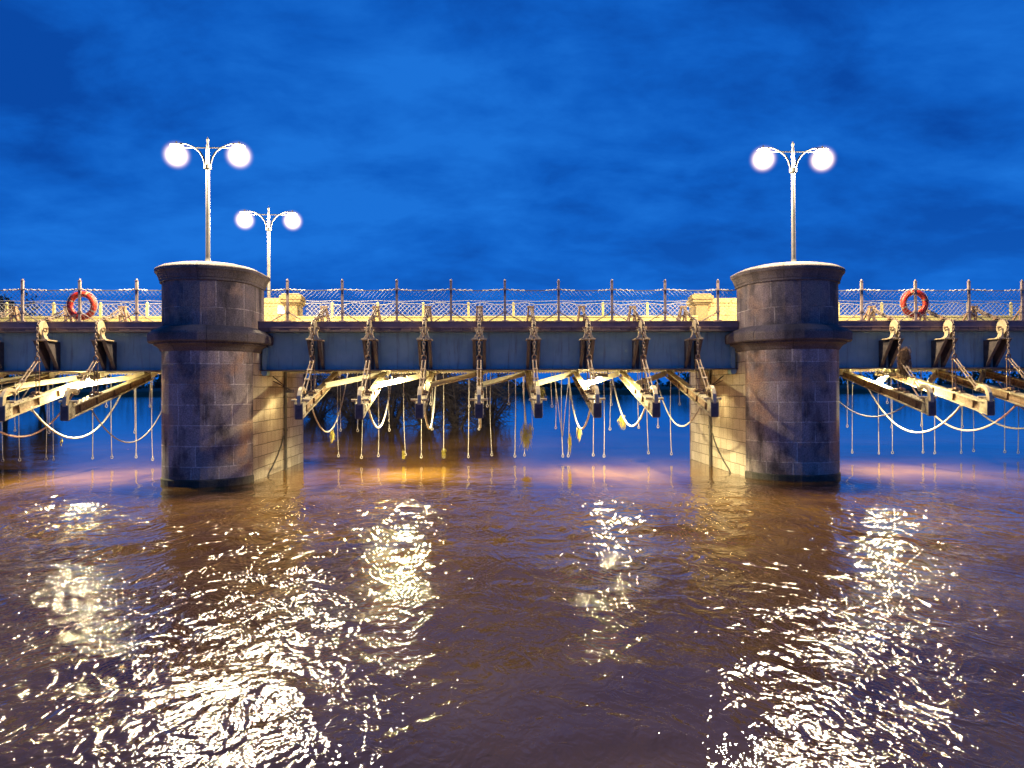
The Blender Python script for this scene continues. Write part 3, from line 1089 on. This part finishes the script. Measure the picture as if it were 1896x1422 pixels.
def make_lamp(z0):
    root = empty('street_lamp', (0, 0, z0))
    Z = lambda z: z - z0
    mb = MB()
    mb.lathe([(.10, 0), (.10, .12), (.07, .16), (.058, .24), (.052, 1.4), (.046, Z(8.18)), (.044, Z(8.6)), (.03, Z(8.78))], (0, 0, 0), 16)
    mb.build('pole', M['lamppost'], root, smooth=True)
    mb = MB()
    mb.lathe([(.05, Z(8.12)), (.095, Z(8.14)), (.095, Z(8.24)), (.05, Z(8.26))], (0, 0, 0), 14)
    mb.build('collar', M['armiron'], root)
    mb = MB()
    mb.lathe([(.03, Z(8.76)), (.022, Z(8.82)), (.03, Z(8.86)), (.038, Z(8.90)), (.02, Z(8.93)), (.004, Z(8.97))], (0, 0, 0), 12)
    mb.build('finial', M['armiron'], root)
    mb = MB()
    mb.tube([(-.62, 0, Z(8.69)), (.62, 0, Z(8.69))], .016, 8)
    mb.build('cross_rod', M['armiron'], root)
    for sx in (-1, 1):
        mb = MB()
        for k_, (dz, dxx) in enumerate(((0, 0), (-.02, -.05))):
            c = [(.075, 8.18), (.085, 8.30), (.13, 8.45), (.22, 8.59), (.36, 8.71), (.54, 8.785), (.70, 8.80), (.82, 8.785)]
            if k_ == 1:
                c = [(.065, 8.20), (.07, 8.32), (.105, 8.45), (.185, 8.58), (.31, 8.69)]
            mb.tube([(sx * x, 0, Z(z)) for x, z in c], .017 if k_ == 0 else .011, 8)
        mb.build('arm', M['armiron'], root, smooth=True)
        mb = MB()
        x = sx * .80
        mb.lathe([(.0, Z(8.86)), (.02, Z(8.85)), (.02, Z(8.80)), (.09, Z(8.785)), (.15, Z(8.76)), (.155, Z(8.74)), (0, Z(8.74))][::-1], (x, 0, 0), 16)
        mb.build('lamp_cap', M['armiron'], root)
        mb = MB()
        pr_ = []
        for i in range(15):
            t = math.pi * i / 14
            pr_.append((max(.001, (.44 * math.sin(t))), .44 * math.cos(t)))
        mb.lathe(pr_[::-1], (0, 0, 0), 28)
        gl = mb.build('globe', M['globe'], root, smooth=True, loc=(x, 0, Z(8.49)))  # larger than the real glass, its soft edge stands in for bloom
        lo = bpy.data.objects.new('bulb', lamp_light); C.objects.link(lo); lo.parent = gl
    return root


lamp0 = make_lamp(5.6)
lamp0.location = (-7.16, 19.85, 5.6)
tag(lamp0, 'tall twin globe street lamp standing on the cap of the left pier', 'street lamp', 'lit twin globe street lamps')
l2 = copy_tree(lamp0); l2.location = (8.24, 19.85, 5.6)
tag(l2, 'twin globe street lamp standing on the right pier cap', 'street lamp', 'lit twin globe street lamps')
l3 = copy_tree(lamp0); l3.location = (-7.42, 26.3, 5.35); l3.rotation_euler.z = R(4)
tag(l3, 'smaller twin globe street lamp farther back, behind the left pier', 'street lamp', 'lit twin globe street lamps')
for ch in l3.children:
    pass

# ------------------------------------------------------------------ floodlights


def floodlight(loc, label, tilt=0, yaw=0, size=(.46, .34), fix='deck'):
    root = empty('floodlight', loc)
    root.rotation_euler = (tilt, 0, yaw)
    tag(root, label, 'floodlight', 'floodlights under the bridge')
    w, d = size
    mb = MB()
    # open box facing down: four sides and a back
    mb.box((0, 0, .075), (w, d, .02))
    for sx in (-1, 1):
        mb.box((sx * (w / 2 - .008), 0, .03), (.014, d - .002, .068))
    for sy in (-1, 1):
        mb.box((0, sy * (d / 2 - .008), .03), (w - .034, .014, .068))
    mb.build('housing', M['lampdark'], root)
    mb = MB()
    a_, b_ = (w - .05) / 2, (d - .05) / 2
    lw_ = .045 if fix == 'deck' else .008        # bowed glass, open to the housing behind it
    gx, gy = 4, 3
    vs = [(-a_ + 2 * a_ * p / gx, -b_ + 2 * b_ * q / gy, .018 - lw_ * (1 - (2 * p / gx - 1) ** 2) * (1 - (2 * q / gy - 1) ** 2)) for q in range(gy + 1) for p in range(gx + 1)]
    fs = [(q * (gx + 1) + p, (q + 1) * (gx + 1) + p, (q + 1) * (gx + 1) + p + 1, q * (gx + 1) + p + 1) for q in range(gy) for p in range(gx)]
    mb.add(vs, fs)
    ln_ = mb.build('lens', M['flood' if fix == 'deck' else 'walllens'], root)
    if ln_.data.polygons[0].normal.z > 0:
        ln_.data.flip_normals()
    mb = MB()
    if fix == 'deck':
        for sx in (-1, 1):
            mb.box((sx * (w / 2 + .012), 0, .10), (.02, .05, .14))
        mb.box((0, 0, .165), (w + .05, .05, .012))
    else:
        s_ = 1 if fix == 'right' else -1
        mb.bar((0, -.02, .085), (s_ * .47, .02, .46), .025, .025, (0, 1, 0))
        mb.bar((0, .06, .085), (s_ * .47, .06, .33), .025, .025, (0, 1, 0))
    mb.build('bracket', M['lampdark'], root)
    return root


floodlight((-2.36, 21.2, 2.74), 'small black floodlight under the middle span, nearer the left pier', R(6))
floodlight((3.22, 21.2, 2.74), 'small black floodlight under the middle span, nearer the right pier', R(6))
floodlight((-11.0, 21.4, 2.74), 'small black floodlight under the left span', R(6))
floodlight((11.55, 21.4, 2.74), 'small black floodlight under the right span', R(6))
floodlight((-5.56, 21.75, 2.32), 'small black floodlight bracketed to the flank of the left pier', 0, 0, (.22, .2), 'left')
floodlight((6.47, 21.75, 2.30), 'small black floodlight bracketed to the flank of the right pier', 0, 0, (.22, .2), 'right')

# ------------------------------------------------------------------ pipes and cables on the piers
for px, sgn, side in ((-6.04, 1, 'left'), (6.95, -1, 'right')):
    mb = MB()
    x = px + sgn * .07
    mb.tube([(x, 22.9, 2.95), (x, 22.9, -.4)], .045, 10)
    mb2 = MB()
    mb.lathe([(.045, -.03), (.06, -.03), (.06, .03), (.045, .03)], (x, 22.9, 2.2), 10)
    mb.lathe([(.045, -.03), (.06, -.03), (.06, .03), (.045, .03)], (x, 22.9, 1.2), 10)
    tag(mb.build('drain_pipe', M['pipe'], smooth=False), f'dark vertical drain pipe on the flank of the {side} pier', 'pipe', 'drain pipes on the piers')
    mb = MB()
    x = px + sgn * .03
    mb.tube([(x, 22.82, 1.02), (x, 22.6, .80), (x, 22.2, .52), (x, 21.7, .26), (x, 21.3, .10), (x, 21.0, -.12)], .02, 6)
    tag(mb.build('cable', M['pipe'], smooth=True), f'dark cable slanting down to the water on the {side} pier', 'cable', 'cables on the piers')

# ------------------------------------------------------------------ ropes
RL = [  # x in metres on the line behind the beams (y 24.8), length of drop as z of the end
]


def X(px):
    # image column of the rope turned into its place along the far edge of the bridge
    th = R(2.06)
    q = (px - 948) / 1400
    return 24.8 * (math.sin(th) + q * math.cos(th)) / (math.cos(th) - q * math.sin(th))


rope_cols = {
    'long': [6, 36, 90, 97, 171, 205, 251, 282, 624, 672, 702, 747, 781, 821, 868, 908, 955, 972, 1039, 1054, 1100, 1118, 1198, 1242,
             1578, 1626, 1649, 1703, 1729, 1780, 1803, 1860, 1883],
    'middling': [27, 89, 248, 631, 662, 720, 801, 887, 985, 1029, 1129, 1180, 1218, 1569, 1651, 1706, 1778],
    'short': [197, 280, 585, 797, 870, 901, 942, 1021, 1133, 1184, 1258, 1567, 1639],
}
ropes = []
for kind_, cols in rope_cols.items():
    for c in cols:
        ropes.append((X(c), kind_))
ropes.sort()
allb = sorted(HX_MID + HX_LEFT + HX_RIGHT)


def where_of(x):
    # perspective puts a rope behind the beam hooks; name the gap it is seen in
    xv = x * 18.5 / 24.8
    for nm, xs in (('left', sorted(HX_LEFT)), ('middle', HX_MID), ('right', HX_RIGHT)):
        pass
    return xv


seen = {}
for x, kind_ in ropes:
    seen.setdefault(('left' if x < -8 else 'right' if x > 9 else 'middle', kind_), []).append(x)
weedy = {round(X(c), 3) for c in (747, 821, 1054)}
TENS = ['', '', 'twentieth']
ORD2 = ORD + ['ninth', 'tenth', 'eleventh', 'twelfth', 'thirteenth', 'fourteenth', 'fifteenth', 'sixteenth', 'seventeenth']
for (sp, kind_), xs in seen.items():
    for i, x in enumerate(xs):
        z1 = {'long': .22, 'middling': 1.09, 'short': 1.87}[kind_] + rnd.uniform(-.05, .04)
        rad = {'long': .0125, 'middling': .0105, 'short': .0095}[kind_] * rnd.uniform(.85, 1.15)
        y = 24.80 + rnd.uniform(-.10, .04)
        mb = MB()
        ph, am = rnd.uniform(0, 6), rnd.uniform(.003, .022)
        sway = rnd.uniform(-.05, .05) if kind_ == 'long' else rnd.uniform(-.02, .02)
        n = 14
        pts = [(x + am * math.sin(ph + 4 * q / n) + sway * (q / n) ** 2, y, 3.05 + (z1 + .07 - 3.05) * q / n) for q in range(n + 1)]
        mb.tube(pts, [rad * .9] * (n // 2) + [rad] * (n - n // 2 + 1), 6)
        ex, ey, ez = pts[-1]
        mb.tube([(ex, y, ez + .05), (ex, y, ez - .01)], rad * 1.35, 6)
        mb.torus((ex, y, ez - .055), .034, .0105, Matrix.Rotation(R(90), 3, 'X') @ Matrix.Rotation(rnd.uniform(-.5, .5), 3, 'Y'), 14, 6, (1, 1.25, 1))
        o = mb.build('hanging_rope', M['rope'], smooth=True)
        n_ = len(xs)
        pos = ORD2[i] + ' from the left' if i <= n_ // 2 or n_ < 3 else (ORD2[n_ - 1 - i] + ' from the right').replace('first from the right', 'rightmost one')
        pos = pos.replace('first from the left', 'leftmost one')
        tag(o, f'{kind_} white rope with ring end, {sp} span, {pos} of that length', 'rope', 'ropes hanging under the bridge')
        if round(x, 3) in weedy:
            o['weedy'] = 1

# long sagging ropes slung under each beam, front to back


def sag_rope(p0, p1, low, rad, mat, label, n=26):
    p0, p1 = Vector(p0), Vector(p1)
    mb = MB()
    pts = []
    # parabola through both ends with its lowest point at height low
    h0, h1 = p0.z - low, p1.z - low
    tl = math.sqrt(h0) / (math.sqrt(h0) + math.sqrt(h1))
    for i in range(n + 1):
        t = i / n
        p = p0.lerp(p1, t)
        z = low + (h0 * ((tl - t) / tl) ** 2 if t < tl else h1 * ((t - tl) / (1 - tl)) ** 2)
        pts.append((p.x, p.y, z))
    mb.tube(pts, rad, 7)
    for q in (0, -1):
        mb.torus(pts[q], rad * 1.8, rad * .8, Matrix.Rotation(R(90), 3, 'Y'), 10, 5)
    tag(mb.build('sagging_rope', mat, smooth=True), label, 'rope', 'ropes sagging under the gate beams')


for i, x in enumerate(HX_MID):
    if i == 4:
        continue      # this one has parted and hangs down with weed on it
    low = [1.20, 1.31, 1.28, 1.30, 0, 1.24, 1.31, 1.30][i]
    sag_rope((x + .02, 19.65, 1.98), (x, 25.0, 2.97), low, .026 - .005 * (i in (0, 7)), M['rope'],
             f'thick pale rope sagging under the {ORD[i]} gate beam from left pier, middle span')
mb = MB()
mb.tube([(1.285, 25.0, 2.97), (1.27, 24.9, 2.4), (1.30, 24.75, 1.8), (1.34, 24.65, 1.22)], .024, 7)
tag(mb.build('parted_rope', M['rope'], smooth=True), 'thick pale rope hanging straight down into the big olive weed clump', 'rope', 'ropes sagging under the gate beams')
for xs, sd in ((HX_LEFT, 'left'), (HX_RIGHT, 'right')):
    for i, x in enumerate(xs):
        mt_ = (M['darkrope'], M['rope'], M['pinkrope'], M['rope'], M['pinkrope'])[i]
        sag_rope((x + .02, 19.6, 1.94), (x, 25.0, 2.95), (.93 if sd == 'left' else 1.55) if i == 0 else 1.02 + .05 * i, .017 if i == 0 else .026, mt_,
                 f'{("thin dark", "thick pale", "pinkish", "thick pale", "pinkish")[i]} rope sagging under the {ORD[i]} gate beam of the {sd} span')

# V of two thin ropes near the middle
for (pxa, pxb, lab) in ((1024, 1039, 'thin slanting cord on the left of the V under the middle span'), (1054, 1040, 'thin slanting cord on the right of the V under the middle span')):
    mb = MB(); mb.tube([(X(pxa), 24.6, 3.0), (X((pxa + pxb) / 2), 24.6, 2.0), (X(pxb), 24.6, .85)], .012, 6)
    tag(mb.build('slanting_cord', M['rope'], smooth=True), lab, 'rope')

# ------------------------------------------------------------------ weed caught on ropes and chains


def weed(c, w, h, n, mat, label, seed):
    rq = random.Random(seed)
    mb = MB()
    for i in range(n):
        a = rq.uniform(0, 6.28)
        t0 = rq.uniform(0, .55)
        rad = w * math.sqrt(rq.random()) * (.45 + .55 * math.sin(math.pi * min(1, t0 + .35)))
        x, y, z = c[0] + rad * math.cos(a), c[1] + rad * math.sin(a), c[2] - t0 * h
        ln = h * rq.uniform(.25, .48)
        pts = [(x, y, z)]
        for q in range(3):
            pts.append((pts[-1][0] + rq.uniform(-.4, .4) * w, pts[-1][1] + rq.uniform(-.4, .4) * w, pts[-1][2] - ln / 3))
        mb.tube(pts, [.004, .007, .006, .002], 3, cap=False)
    tag(mb.build('weed_clump', mat), label, 'weed', 'weed caught on the ropes')


weed((1.34, 24.65, 1.30), .17, .95, 150, M['weed'], 'big olive weed clump hanging below the middle span, lowest and widest', 1)
weed((4.2, 23.0, 1.60), .11, .50, 80, M['weed'], 'yellow weed clump on the sagging rope of the seventh middle beam', 2)
weed((X(1054), 24.75, .95), .05, .72, 70, M['weed'], 'thin green weed strand trailing from a rope near the water, right of centre', 3)
weed((2.755, 22.2, 1.29), .06, .50, 45, M['weed'], 'wispy yellow weed on the sagging rope of the sixth middle beam', 4)
weed((X(747), 24.75, .42), .05, .33, 40, M['weed'], 'small amber weed tuft on a rope end left of centre', 5)
weed((X(821), 24.75, .48), .06, .38, 50, M['weed'], 'small amber weed tuft on a rope end nearest the centre beam', 6)
weed((-4.49, 22.4, 1.24), .06, .42, 40, M['weed'], 'sparse weed strands hanging from the first sagging rope by the left pier', 7)
weed((-11.51, 21.0, 1.12), .03, .25, 18, M['weed'], 'tiny yellow weed strand on the sagging rope of the left span', 8)
weed((HX_RIGHT[0] + .06, 19.75, 3.50), .13, 1.0, 320, M['browndebris'], 'dark brown dead weed wrapped round the first chain of the right span', 9)
weed((HX_MID[4] + .12, 19.0, 2.45), .10, .35, 80, M['weed'], 'dry weed caught behind the hook of the fifth middle beam', 10)

# ------------------------------------------------------------------ notice plates on the far turret
mb = MB(); mb.box((-6.52, 24.72, 5.0), (.34, .02, .26))
tag(mb.build('notice_plate', M['plate']), 'small blank white plate on the golden wall behind the left pier', 'sign')

# ------------------------------------------------------------------ trees


def tree(x, y, z, height, spread, label, seed, depth=5, lean=(0, 0), trunk_r=.16, droop=0., leaf=0, cat='tree', droplow=.12):
    rq = random.Random(seed)
    root = empty('tree', (x, y, z))
    tag(root, label, cat, 'dark trees beyond the bridge')
    tk, cr = MB(), MB()
    lv, lf = [], []

    def grow(p, d, ln, r_, lvl):
        pts, q, dd = [p], p.copy(), d.copy()
        for _ in range(4):
            dd = (dd + Vector((rq.uniform(-.18, .18), rq.uniform(-.18, .18), rq.uniform(-.12, .14) - droop * (lvl > 1)))).normalized()
            q = q + dd * ln / 4
            pts.append(q.copy())
        mb_ = tk if lvl == 0 else cr
        rs = [r_ * (1 - .11 * i) for i in range(5)]
        mb_.tube(pts, rs, 6 if lvl < 2 else 3, cap=False)
        if lvl >= depth:
            if leaf and rq.random() < leaf:
                for _ in range(5):
                    c = q + Vector((rq.uniform(-.4, .4), rq.uniform(-.4, .4), rq.uniform(-.4, .4))) * ln
                    sz = rq.uniform(.10, .22) * height / 10
                    t1 = Vector((rq.uniform(-1, 1), rq.uniform(-1, 1), rq.uniform(-1, 1))).normalized() * sz
                    t2 = t1.cross(Vector((rq.uniform(-1, 1), rq.uniform(-1, 1), rq.uniform(-1, 1)))).normalized() * sz
                    o = len(lv)
                    lv.extend([c - t1, c + t2 * .6, c + t1, c - t2 * .6]); lf.append((o, o + 1, o + 2, o + 3))
            return
        nb_ = 3 if lvl else 5
        for i in range(nb_ + (1 if rq.random() < .4 else 0)):
            t = rq.uniform(droplow if lvl == 0 else .3, 1)
            base = pts[min(3, int(t * 4))].lerp(pts[min(4, int(t * 4) + 1)], t * 4 - int(t * 4))
            a = rq.uniform(0, 6.28)
            side = Vector((math.cos(a), math.sin(a), rq.uniform(.0, .7)))
            nd_ = (dd * .7 + side * spread).normalized()
            grow(base, nd_, ln * rq.uniform(.55, .8), r_ * (1 - .4 * t) * .5, lvl + 1)
    grow(Vector((0, 0, -.4)), Vector((lean[0], lean[1], 1)).normalized(), height * .5, trunk_r, 0)
    tk.build('trunk', M['bark'], root)
    cr.add(lv, lf)
    cr.build('crown', M['twig'] if not leaf else M['leaf'], root)
    return root


def XY(px, Y):
    th = R(2.06); q = (px - 948) / 1400
    return Y * (math.sin(th) + q * math.cos(th)) / (math.cos(th) - q * math.sin(th))


tree(XY(668, 58), 58, -.2, 8.6, .62, 'tallest bare tree in the flood, its top showing above the net left of centre', 11, 6, trunk_r=.22)


def thicket(x, y, rad, height, label, seed):
    """many-stemmed bare bush standing in the flood"""
    rq = random.Random(seed)
    root = empty('bush', (x, y, 0))
    tag(root, label, 'bush', 'bare bushes standing in the flood')
    st, tw = MB(), MB()
    for k_ in range(15):
        a = rq.uniform(0, 6.28)
        out = rad * rq.uniform(.3, 1.1)
        hh = height * rq.uniform(.55, 1.05) * (1 - .3 * out / rad / 1.1)
        pts = []
        bend = rq.uniform(.6, 1.25)
        for q in range(8):
            t = q / 7
            pts.append(Vector((out * t ** .9 * math.cos(a) + rq.uniform(-.12, .12), out * t ** .9 * math.sin(a) + rq.uniform(-.12, .12),
                               -.4 + (hh + .4) * math.sin(min(t * bend, 1.3) * 1.35) + rq.uniform(-.1, .1))))
        st.tube(pts, [.10 * (1 - .82 * q / 7) * rq.uniform(.7, 1.2) for q in range(8)], 5, cap=False)
        for w in range(20):
            q = rq.randint(1, 7)
            p = pts[q]
            d = Vector((rq.uniform(-1, 1), rq.uniform(-1, 1), rq.uniform(-.75, .8))).normalized()
            ln = rq.uniform(.6, 1.9)
            p2 = p + d * ln * .5 + Vector((0, 0, -.05))
            p3 = p2 + (d + Vector((rq.uniform(-.4, .4), rq.uniform(-.4, .4), rq.uniform(-.5, .2)))) * ln * .5
            if p3.z < .02: p3.z = .02
            tw.tube([p, p2, p3], [.024, .017, .009], 3, cap=False)
            for v in range(5):
                b0 = p2.lerp(p3, rq.random()) if v % 2 else p.lerp(p2, rq.random())
                d2 = Vector((rq.uniform(-1, 1), rq.uniform(-1, 1), rq.uniform(-.8, .7))).normalized()
                tw.tube([b0, b0 + d2 * rq.uniform(.3, .9)], [.014, .008], 3, cap=False)
    st.build('stems', M['bark'], root)
    tw.build('twigs', M['twig'], root)


for (px, yy, rd, hg, lab, sd_) in (
        (588, 62, 3.2, 4.6, 'low bare bush in the flood nearest the left pier', 12),
        (655, 56, 3.0, 5.0, 'dense bare bush in the flood behind the second gate beam', 13),
        (725, 50, 2.9, 5.2, 'dark bare bush in the flood between second and third gate beams', 14),
        (790, 48, 2.7, 5.4, 'tangled bare bush in the flood behind the third gate beam', 15),
        (848, 47, 2.6, 5.4, 'tangled bare bush in the flood just left of the centre beam', 16),
        (905, 52, 2.6, 4.4, 'thin bare bush in the flood just right of the centre beam', 17)):
    thicket(XY(px, yy), yy, rd, hg, lab, sd_)
tree(XY(14, 120), 120, 0, 14, .75, 'broad dark tree far off at the left edge above the fence', 21, 6, trunk_r=.5, leaf=1.0)
tree(XY(78, 125), 125, 0, 9.5, .9, 'smaller dark tree far off between the left edge and the life ring', 22, 6, trunk_r=.4, leaf=1.0)
